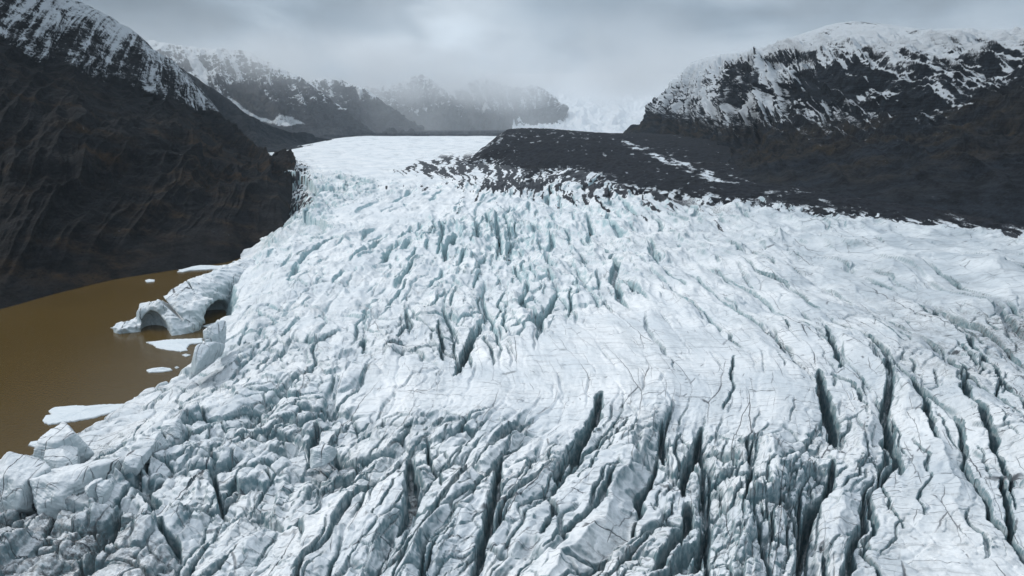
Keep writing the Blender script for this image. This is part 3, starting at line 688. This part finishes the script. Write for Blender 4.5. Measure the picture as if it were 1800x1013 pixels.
mountain('plateau_mountain', [
 [(1170,242,3200),(1085,242,2500),(1140,268,1500),(1200,310,1000),(1300,356,760),(1420,374,690),(1540,386,640),(1680,402,590),(1800,416,550),(2100,455,480),(2600,520,400)],
 [(1190,230,3200),(1105,226,2500),(1190,240,1750),(1260,255,1250),(1350,268,950),(1450,268,870),(1550,268,800),(1680,270,740),(1800,262,680),(2100,250,600),(2600,200,500)],
 [(1220,200,3200),(1135,198,2500),(1210,195,1950),(1290,188,1450),(1370,192,1200),(1450,190,1100),(1550,190,1020),(1680,180,950),(1800,165,880),(2100,120,760),(2600,20,650)],
 [(1260,170,3200),(1180,158,2500),(1235,140,2150),(1300,112,1620),(1390,98,1350),(1450,112,1240),(1550,118,1150),(1680,108,1120),(1800,100,1050),(2100,50,950),(2600,-60,800)],
 [(1300,130,3200),(1212,112,2600),(1260,96,2350),(1330,88,2100),(1390,66,1900),(1450,46,1750),(1500,36,1650),(1548,42,1600),(1620,52,1600),(1800,55,1600),(2600,30,1500)],
], 1000, 640, m_rockR, 22, 400, covR, gully=(70., 2.0), strata=3.2, skew=.5, ridge_keep=.1)

def covG(X, Y, Z, s, t, r, nz, g1, sd):
    n, br, st = covF(120, 260, .8)(X, Y, Z, s, t, r, nz, g1, sd)
    bare = patch_in(X, Y, Z, [(395,150),(440,150),(500,195),(470,212),(420,185)], 6, 672, 6)
    n = n * (1 - bare) + .75 * np.maximum(patch_in(X, Y, Z, [(398,168),(420,182),(450,203),(478,210),(490,200),(515,205),(538,217),(500,223),(455,214),(420,196)], 3, 674, 4), patch_in(X, Y, Z, [(330,100),(345,100),(368,150),(372,160),(350,140)], 4, 675, 4))
    return np.clip(n, 0, 1), np.maximum(br, bare), st
def covF(lo, hi, gain=1.0):
    def f(X, Y, Z, s, t, r, nz, g1, sd):
        st = fbm(s / 40, t / 300, 5, sd + 60, .65)
        n = sm(Z + 60 * fbm(X / 200, Y / 200, 4, sd + 61), lo, hi) * (.74 + 1.2 * st * gain + .7 * (g1 - .5)) + .25 * sm(Z, hi, hi + 160) - .5 * sm(-nz, -.75, -.45)
        return np.clip(n, 0, 1), .3 + 0 * n, sm(-nz, -.8, -.5)
    return f
mountain('shoulder_mountain', [
 [(150,330,1700),(300,320,1750),(430,300,1800),(500,275,1950),(560,256,2150),(620,250,2500)],
 [(150,200,1950),(300,210,2000),(380,215,2050),(450,235,2100),(510,252,2200),(600,248,2600)],
 [(150,20,2300),(300,108,2300),(362,148,2250),(403,175,2250),(436,201,2250),(520,246,2350)],
], 260, 200, m_rockR, 12, 500, covF(250, 420, .6), gully=(60., 1.))
mountain('gullied_mountain', [
 [(300,262,2900),(450,255,2900),(530,250,3000),(600,246,3200),(680,244,3400),(760,244,3700)],
 [(280,180,3200),(400,180,3200),(470,200,3200),(540,215,3250),(610,226,3400),(720,240,3700)],
 [(250,70,3700),(350,84,3700),(430,88,3700),(500,122,3600),(560,155,3600),(660,238,3700)],
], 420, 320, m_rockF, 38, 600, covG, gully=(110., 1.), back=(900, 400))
mountain('wedge_mountain', [
 [(480,250,4000),(560,248,4000),(640,246,4000),(700,244,4200),(780,243,4500)],
 [(500,190,4300),(570,190,4200),(640,200,4200),(690,218,4300),(760,240,4500)],
 [(500,150,4600),(560,138,4500),(600,140,4500),(645,158,4400),(690,190,4400),(755,238,4500)],
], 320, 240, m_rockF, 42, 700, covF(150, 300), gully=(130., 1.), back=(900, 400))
mountain('headwall_mountain', [
 [(600,246,5200),(700,246,5200),(800,246,5200),(900,246,5300),(950,243,5400),(1000,243,5600)],
 [(600,200,5600),(700,200,5600),(800,205,5600),(900,212,5600),(960,214,5600),(995,230,5800)],
 [(600,150,6200),(690,150,6200),(740,128,6200),(790,160,6200),(850,134,6100),(900,150,6000),(950,150,6000),(1000,190,6000)],
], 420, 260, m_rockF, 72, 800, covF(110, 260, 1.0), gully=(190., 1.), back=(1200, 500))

# white icefall that descends from the ice cap at the head of the valley
m_snow, nt, b = material('snowfield')
geo = N(nt, 'ShaderNodeNewGeometry')
n1 = N(nt, 'ShaderNodeTexNoise', inp={'Scale': .02, 'Detail': 8.0, 'Roughness': .65}); L(nt, geo.outputs['Position'], n1.inputs['Vector'])
L(nt, MIX(nt, n1.outputs[0], (.66, .72, .78), (.92, .93, .94)), b.inputs['Base Color']); b.inputs['Roughness'].default_value = .8
bp = N(nt, 'ShaderNodeBump', inp={'Strength': 1.0, 'Distance': 10.0}); L(nt, n1.outputs[0], bp.inputs['Height']); L(nt, bp.outputs[0], b.inputs['Normal'])
def covS(X, Y, Z, s, t, r, nz, g1, sd): return 0 * X + 1, 0 * X, 0 * X
mountain('upper_icefall', [
 [(880,250,4500),(950,246,4500),(1050,242,4500),(1150,242,4500),(1300,242,4500)],
 [(900,230,5200),(960,230,5200),(1050,228,5200),(1150,226,5200),(1300,226,5200)],
 [(900,190,6500),(960,190,6500),(1050,185,6500),(1150,180,6500),(1300,180,6500)],
 [(850,130,9000),(960,130,9000),(1050,130,9000),(1150,130,9000),(1300,130,9000)],
], 300, 260, m_snow, 24, 900, covS, gully=(90., 1.), back=(1200, 100), strata=5)

# ------------------------------------------------------------------ the ice arch at the lake
def surface_nets(F, org, h):
    ins = F < 0; nx, ny, nz = F.shape
    acc = np.zeros((nx - 1, ny - 1, nz - 1, 3), f4); cnt = np.zeros((nx - 1, ny - 1, nz - 1), f4)
    sl_ = lambda o, n: slice(o, o + n - 1)
    for ax in range(3):
        for a in (0, 1):
            for c in (0, 1):
                o0 = [0, 0, 0]; oth = [k for k in range(3) if k != ax]; o0[oth[0]] = a; o0[oth[1]] = c
                o1 = list(o0); o1[ax] = 1
                f0 = F[sl_(o0[0], nx), sl_(o0[1], ny), sl_(o0[2], nz)]; f1 = F[sl_(o1[0], nx), sl_(o1[1], ny), sl_(o1[2], nz)]
                m = (f0 < 0) != (f1 < 0); t = np.where(m, f0 / np.where(m, f0 - f1, 1), 0)
                for k in range(3):
                    acc[..., k] += np.where(m, o0[k] + (t if k == ax else 0), 0)
                cnt += m
    act = cnt > 0; idx = np.full(cnt.shape, -1, np.int32); idx[act] = np.arange(act.sum())
    g = np.argwhere(act).astype(f4); V = (g + acc[act] / cnt[act][:, None]) * h + np.array(org, f4)
    Qs = []
    for ax in range(3):
        sh = [slice(1, -1)] * 3; sh[ax] = slice(0, -1); sh2 = list(sh); sh2[ax] = slice(1, None)
        a0 = ins[tuple(sh)]; a1 = ins[tuple(sh2)]; m = a0 != a1; e = np.argwhere(m); fl = a0[m]
        off = np.ones(3, int); off[ax] = 0; e = e + off
        u, w = [(1, 2), (2, 0), (0, 1)][ax]
        def I(du, dw):
            q = e.copy(); q[:, u] -= du; q[:, w] -= dw; return idx[q[:, 0], q[:, 1], q[:, 2]]
        q = np.stack([I(1, 1), I(0, 1), I(0, 0), I(1, 0)], -1); q[~fl] = q[~fl][:, ::-1]
        q = q[(q >= 0).all(1)]; Qs.append(q)
    return V, np.concatenate(Qs)
def smax(a, b, k): h_ = np.clip(.5 + .5 * (a - b) / k, 0, 1); return b + (a - b) * h_ + k * h_ * (1 - h_)
def smin(a, b, k): return -smax(-a, -b, k)
def ice_arch():
    O = np.array(PZ(290, 585, 0)[:2]); r = np.array([.887, .461]); f = np.array([-.461, .887])
    h = .5; gx = np.arange(-38, 72, h); gy = np.arange(-16, 100, h); gz = np.arange(-2.5, 27, h)
    Rr, Ff, Zz = np.meshgrid(gx, gy, gz, indexing='ij'); Rr = Rr.astype(f4); Ff = Ff.astype(f4); Zz = Zz.astype(f4)
    def loc(px, py):
        p = np.array(PZ(px, py, 0)[:2]) - O; return float(p @ r), float(p @ f)
    wob = 1.9 * fbm(Rr / 11, Zz / 9 + Ff / 14, 3, 301) + 1.3 * (.45 - ridged(Rr / 8 + Zz / 14, Zz / 12 + Ff / 8, 3, 303)) + .35 * fbm(Rr / 3, Zz / 2.2 + Ff / 3, 3, 305)
    # spine of the tongue: (pixel on the water), half width, height
    SP = [((266, 575), 6.5, 13), ((290, 574), 8.5, 17.5), ((315, 569), 10.5, 21), ((345, 557), 12.5, 23), ((375, 541), 13, 23.5), ((405, 527), 14, 23.5), ((440, 510), 16, 24)]
    pts = [loc(*p[0]) for p in SP]
    D = np.full(Rr.shape, 1e6, f4); Wd = np.zeros(Rr.shape, f4); Hh = np.zeros(Rr.shape, f4)
    for i in range(len(pts) - 1):
        (ax, ay), (bx, by) = pts[i], pts[i + 1]; ex, ey = bx - ax, by - ay
        t = np.clip(((Rr - ax) * ex + (Ff - ay) * ey) / (ex * ex + ey * ey), 0, 1)
        d = np.sqrt((Rr - ax - t * ex) ** 2 + (Ff - ay - t * ey) ** 2); m = d < D
        D = np.where(m, d, D); Wd = np.where(m, SP[i][1] + t * (SP[i + 1][1] - SP[i][1]), Wd); Hh = np.where(m, SP[i][2] + t * (SP[i + 1][2] - SP[i][2]), Hh)
    zz = np.clip(Zz / Hh, 0, 1.3)
    F = smax(D - Wd * (1.08 - .33 * zz ** 2), Zz - Hh + .035 * D * D, 2.5) + wob
    # low shelf on the left, joined by a leaning wall
    a = loc(234, 579); sh = np.sqrt(((Rr - a[0]) / 10.5) ** 2 + ((Ff - a[1]) / 8) ** 2) * 8 - 8
    F = smin(F, smax(sh, Zz - 4.6 + .12 * (Rr - a[0]) ** 2 * .12 - .10 * (Rr - a[0]) + 1.2 * perlin(Rr / 4, Ff / 5, 311), 1.6) + wob * .9, 1.5)
    a = loc(254, 572); wl = np.sqrt(((Rr - a[0] - .2 * Zz) / 4.5) ** 2 + ((Ff - a[1]) / 7.5) ** 2) * 4 - 4
    F = smin(F, smax(wl, Zz - 12.5, 1.5) + wob * .5, 3.0)
    # front foot
    a = loc(312, 583); ft = np.sqrt(((Rr - a[0] - .5 * Zz) / 13) ** 2 + ((Ff - a[1] - .6 * Zz) / 8.5) ** 2) * 8 - 8
    F = smin(F, smax(ft, Zz - 16, 2.5) + wob * .9, 4.5)
    # openings: a domed cavity on the left, a low wide arch on the right
    a = loc(272, 582); c1 = np.sqrt(((Rr - a[0] + .12 * (Ff - a[1])) / 6.8) ** 2 + ((Zz - 0) / 11.8) ** 2 + (np.clip(Ff - a[1] - 2, 0, None) / 13) ** 2) * 6 - 6
    F = smax(F, -(c1 + wob * .3), 1.0)
    a = loc(384, 556); b_ = .62 * (Rr - a[0]) - .78 * (Ff - a[1]); l_ = .78 * (Rr - a[0]) + .62 * (Ff - a[1])
    c2 = np.sqrt((l_ / 13.5) ** 2 + (Zz / 9.5) ** 2 + (b_ / 19) ** 4) * 8 - 8
    F = smax(F, -(c2 + wob * .3), 1.2)
    # oblique clefts
    for px, py, sl2, wd, dp in ((303, 575, 1.0, 1.7, 6), (349, 558, .45, .5, 5)):
        a = loc(px, py); u = (Rr - a[0]) + sl2 * (Zz - 13) * .8 + .1 * (Ff - a[1])
        top = Hh - Zz
        F = smax(F, -(np.abs(u) - wd + .10 * np.clip(top, 0, None) + np.clip(-(Ff - a[1]) - 30, 0, 1)) * (top < 12) - 50 * (top >= 12), .4)
    V, Qd = surface_nets(F, (gx[0], gy[0], gz[0]), h)
    co = np.empty_like(V); co[:, 0] = O[0] + V[:, 0] * r[0] + V[:, 1] * f[0]; co[:, 1] = O[1] + V[:, 0] * r[1] + V[:, 1] * f[1]; co[:, 2] = V[:, 2]
    o = quad_mesh('ice_arch', co, Qd, m_ice2)
    return tag(o, 'long tongue of pale ice with two arched caves reaching into the brown lake', 'ice arch')
ice_arch()

# ------------------------------------------------------------------ floes on the lake
m_floe, nt, b = material('floe_snow')
geo = N(nt, 'ShaderNodeNewGeometry'); n1 = N(nt, 'ShaderNodeTexNoise', inp={'Scale': .5, 'Detail': 5.0}); L(nt, geo.outputs['Position'], n1.inputs['Vector'])
L(nt, MIX(nt, n1.outputs[0], (.62, .69, .74), (.80, .83, .85)), b.inputs['Base Color']); b.inputs['Roughness'].default_value = .7
bp = N(nt, 'ShaderNodeBump', inp={'Strength': .6, 'Distance': .4}); L(nt, n1.outputs[0], bp.inputs['Height']); L(nt, bp.outputs[0], b.inputs['Normal'])
def floe(pix, label, seed=0, thick=.55, group=None):
    P = np.array([PZ(x, y, 0)[:2] for x, y in pix]); rs = np.random.RandomState(seed + 11)
    out_ = []
    n = len(P); per = sum(np.linalg.norm(P[(i + 1) % n] - P[i]) for i in range(n)); step = per / 90
    for i in range(n):
        a, b2 = P[i], P[(i + 1) % n]; k = max(1, int(np.linalg.norm(b2 - a) / step))
        for j in range(k): out_.append(a + (b2 - a) * j / k + rs.randn(2) * step * .22)
    out_ = np.array(out_); m = len(out_); c = out_.mean(0); rings = []
    for sc, z in ((.96, -.4), (1.0, -.02), (1.0, thick * .6), (.965, thick), (.6, thick + .12), (.25, thick + .15)):
        rings.append(np.c_[c + (out_ - c) * sc, np.full(m, z) + (rs.randn(m) * .05 if z > thick else 0)])
    V = np.concatenate(rings + [np.array([[c[0] , c[1], thick + .15]])]) - np.array([c[0], c[1], 0])
    Qd = []
    for k in range(5):
        for i in range(m): Qd.append((k * m + i, k * m + (i + 1) % m, (k + 1) * m + (i + 1) % m, (k + 1) * m + i))
    for i in range(0, m): Qd.append((5 * m + i, 5 * m + (i + 1) % m, 6 * m, 6 * m))
    me = bpy.data.meshes.new('ice_floe'); me.from_pydata(V.tolist(), [], [q if q[2] != q[3] else q[:3] for q in Qd]); me.update()
    me.materials.append(m_floe); o = link(bpy.data.objects.new('ice_floe', me)); o.location = (c[0], c[1], 0)
    return tag(o, label, 'ice floe', group or 'ice floes on the brown lake')
floe([(75,741),(80,733),(92,730),(85,725),(96,718),(130,715),(150,716),(185,713),(222,712),(215,720),(195,727),(165,736),(130,742),(85,748)], 'largest flat white floe, touching the ice edge at the bottom of the lake', 1, .7)
floe([(257,603),(300,598),(335,597),(356,596),(356,604),(335,606),(328,612),(330,617),(318,619),(300,617),(278,613),(266,606)], 'ragged white floe lying just in front of the ice arch', 2, .6)
floe([(257,652),(268,649),(285,647),(300,649),(303,652),(285,655),(262,656)], 'narrow lens-shaped floe alone on the water below the arch', 3)
floe([(307,647),(311,645),(315,647),(310,649)], 'tiny round floe at the right tip of the narrow lens-shaped one', 4, .4)
floe([(320,625),(327,623),(335,625),(327,628)], 'small floe just below the ragged floe in front of the arch', 5, .4)
floe([(50,784),(54,779),(66,777),(80,780),(86,788),(70,790)], 'small white floe at the rounded ice edge, nearest the lower left corner', 6, .6)
floe([(255,494),(262,492),(272,493),(271,496),(258,497)], 'small bright floe alone near the dark far shore', 7, .6)
floe([(194,577),(203,576),(212,577),(203,578.5)], 'thin sliver of ice at the left tip of the ice arch', 8, .3)
floe([(396,479),(400,477.5),(404,478.5),(399,480)], 'tiny floe in open water between the far floe pack and the glacier', 9, .5)
floe([(355,574),(366,571),(378,568),(374,573),(362,576)], 'small flake of ice on the water in front of the right hand cave', 10, .3)
floe([(311,479),(320,475),(338,470),(352,467.5),(372,468),(392,469),(398,471),(388,473.5),(368,474.5),(352,475.5),(335,476.5),(322,479)], 'longest floe of the pack crowded along the far shore', 12, .8)
rs = np.random.RandomState(4)
for k in range(14):
    x = 318 + k * 7.6 + rs.uniform(-2, 2); y = 476.5 - (x - 318) * .105 + rs.uniform(-1.4, .3)
    if x > 398: y = 467.5 + rs.uniform(-.6, 1.0)
    w = rs.uniform(2.2, 6.0); hh = rs.uniform(.7, 1.5); a0 = rs.rand() * 6
    pg = [(x + w * math.cos(a) * rs.uniform(.8, 1.15), y + hh * math.sin(a) * rs.uniform(.8, 1.2)) for a in np.linspace(0, 2 * math.pi, 8)[:-1]]
    o_ = ['first', 'second', 'third', 'fourth', 'fifth', 'sixth', 'seventh'][k if k < 7 else 13 - k]
    floe(pg, '%s small floe from the %s end of the white pack along the far shore' % (o_, 'left' if k < 7 else 'right'), 20 + k, .6, 'small floes of the far pack')

# ------------------------------------------------------------------ loose ice blocks
def ico(n):
    import bmesh
    bm = bmesh.new(); bmesh.ops.create_icosphere(bm, subdivisions=n, radius=1); v = np.array([x.co[:] for x in bm.verts]); fc = np.array([[x.index for x in p.verts] for p in bm.faces]); bm.free(); return v, fc
ICO = ico(6)
def block(px, py, wpx, hpx, label, seed, lift=.35, tilt=0.0, sharp=34, dirt_shade=.0, deep=1.0):
    c = np.array(PI(px, py)); e = PI(px + 1, py); m_px = math.hypot(c[0], c[1], c[2] - CAM_H) / FPX
    W_, H_ = wpx * m_px / 2, hpx * m_px / 2
    rs = np.random.RandomState(seed); v = ICO[0].copy(); npn = 15
    nr = rs.randn(npn, 3); nr /= np.linalg.norm(nr, axis=1)[:, None]; nr[0] = (0.1, -.1, 1); nr[1] = (-.1, -.9, .35); nr[2] = (.95, -.1, .2); nr /= np.linalg.norm(nr, axis=1)[:, None]
    dp = rs.uniform(.62, 1.0, npn); dt = np.clip(v @ nr.T / dp, 1e-3, None); rr = 1 / (np.power(dt, sharp).sum(1)) ** (1 / sharp)
    v = v * rr[:, None]
    v = v * np.array([W_ * 1.1, max(W_, H_) * deep, H_ * 1.15])
    x, y, z = v.T.astype(f4)
    nrm = v / np.linalg.norm(v, axis=1)[:, None]
    k = 1 / max(W_, 1)
    dsp = W_ * (.12 * fbm(x * k * 1.6 + seed, y * k * 1.6 + z * k * 1.2, 5, seed, .6) + .012 * (1 - np.abs(perlin(z * 1.3 + .4 * x, x * .06 + y * .05 + seed, seed + 5)) * 3))
    v = v + nrm * dsp[:, None]
    ct, st = math.cos(tilt), math.sin(tilt); v = np.c_[v[:, 0] * ct - v[:, 2] * st, v[:, 1], v[:, 0] * st + v[:, 2] * ct]
    o = quad_mesh('ice_block', v, ICO[1], m_blk)
    o.location = (c[0], c[1] + H_ * .3, c[2] + H_ * lift); o.rotation_euler.z = rs.uniform(-.3, .3)
    return tag(o, label, 'ice block', 'loose ice blocks on the glacier edge')
m_blk = m_ice2
block(92, 806, 72, 66, 'large rounded ice block with dark stripes leaning over the brown lake', 1, .0, .15)
block(92, 864, 84, 58, 'flat-topped white block behind the one striped with dark bands, nearest the corner gap', 2, .0, -.1)
block(20, 868, 78, 70, 'banded ice block cut by the left edge of the picture', 3, .0, -.2)
block(100, 822, 50, 40, 'angular pale block wedged right of the rounded striped one', 4, .1, .2)
block(165, 870, 26, 36, 'dark-sided greenish ice block half sunk between larger slabs', 5, .2, .1)
block(182, 870, 22, 24, 'small round white block beside the dark-sided greenish one', 6, .6, 0)
block(262, 797, 36, 32, 'smooth egg-shaped white block on the left flank of the ice', 7, .3, .2)
block(228, 826, 32, 34, 'faceted block with a greenish face below the egg-shaped one', 8, .2, -.2)
block(566, 803, 44, 34, 'pale green shard sitting in the deep pit of the broken ice', 9, .2, .1, 18)
block(374, 602, 30, 52, 'upright pale green slab standing at the lake just below the ice arch', 10, .3, -.25, 16)
block(352, 640, 26, 60, 'leaning blue-grey slab at the foot of the ice cliff by the lake', 11, .2, -.5, 16)
block(300, 760, 40, 30, 'squat greenish block on the slope above the largest floe', 12, .1, .3)

# ------------------------------------------------------------------ air
m_haze, nt, b = material('haze')
nt.nodes.remove(b)
pv = N(nt, 'ShaderNodeVolumePrincipled', inp={'Color': (.70, .85, 1.0, 1), 'Density': 3.0e-5, 'Anisotropy': .2})
L(nt, pv.outputs[0], [n for n in nt.nodes if n.type == 'OUTPUT_MATERIAL'][0].inputs['Volume'])
def box(name, x0, x1, y0, y1, z0, z1, mat):
    v = np.array([(x, y, z) for x in (x0, x1) for y in (y0, y1) for z in (z0, z1)], f4)
    q = np.array([[0,1,3,2],[4,6,7,5],[0,4,5,1],[2,3,7,6],[0,2,6,4],[1,5,7,3]])
    return quad_mesh(name, v, q, mat, smooth=False)
tag(box('haze', -21000, 21000, -9000, 31000, -8, 2200, m_haze), 'pale thin haze filling the valley air', 'haze', kind='stuff')

# cloud that hangs over the head of the valley and wraps the summits
m_cloud = bpy.data.materials.new('cloud'); m_cloud.use_nodes = True; nt = m_cloud.node_tree; nt.nodes.clear()
o = N(nt, 'ShaderNodeOutputMaterial'); pv = N(nt, 'ShaderNodeVolumePrincipled', inp={'Color': (.97, .985, 1.0, 1), 'Anisotropy': 0.0}); L(nt, pv.outputs[0], o.inputs['Volume'])
tc = N(nt, 'ShaderNodeNewGeometry'); sx = N(nt, 'ShaderNodeSeparateXYZ'); L(nt, tc.outputs['Position'], sx.inputs[0])
nn = N(nt, 'ShaderNodeTexNoise', inp={'Scale': .0011, 'Detail': 4.0, 'Roughness': .55}); L(nt, tc.outputs['Position'], nn.inputs['Vector'])
zz = MATH(nt, 'ADD', sx.outputs[2], MATH(nt, 'MULTIPLY', MATH(nt, 'SUBTRACT', nn.outputs[0], .5), 700.0))
far = MAPR(nt, sx.outputs[1], 2300., 4200.)
d1 = MATH(nt, 'MULTIPLY', far, MATH(nt, 'ADD', MAPR(nt, zz, 240., 420., 0., 5.5e-4), 1.9e-4))
d2 = MATH(nt, 'MULTIPLY', MAPR(nt, sx.outputs[1], 900., 2300.), MAPR(nt, zz, 330., 520., 0., 6e-4))
thin = MAPR(nt, zz, 400., 620., 1.0, .06)
nc = N(nt, 'ShaderNodeTexNoise', inp={'Scale': .0022, 'Detail': 5.0, 'Roughness': .6}); L(nt, tc.outputs['Position'], nc.inputs['Vector'])
thin = MATH(nt, 'MULTIPLY', thin, MAPR(nt, nc.outputs[0], .40, .60, .15, 1.9))
d1 = MATH(nt, 'MULTIPLY', d1, thin); d2 = MATH(nt, 'MULTIPLY', d2, thin)
L(nt, MATH(nt, 'ADD', d1, d2), pv.inputs['Density'])
m_cloud.cycles.volume_step_rate = .35
tag(box('cloud_bank', -4200, 4600, 900, 7200, 70, 680, m_cloud), 'low grey cloud wrapping the summits at the head of the valley', 'cloud', kind='stuff')
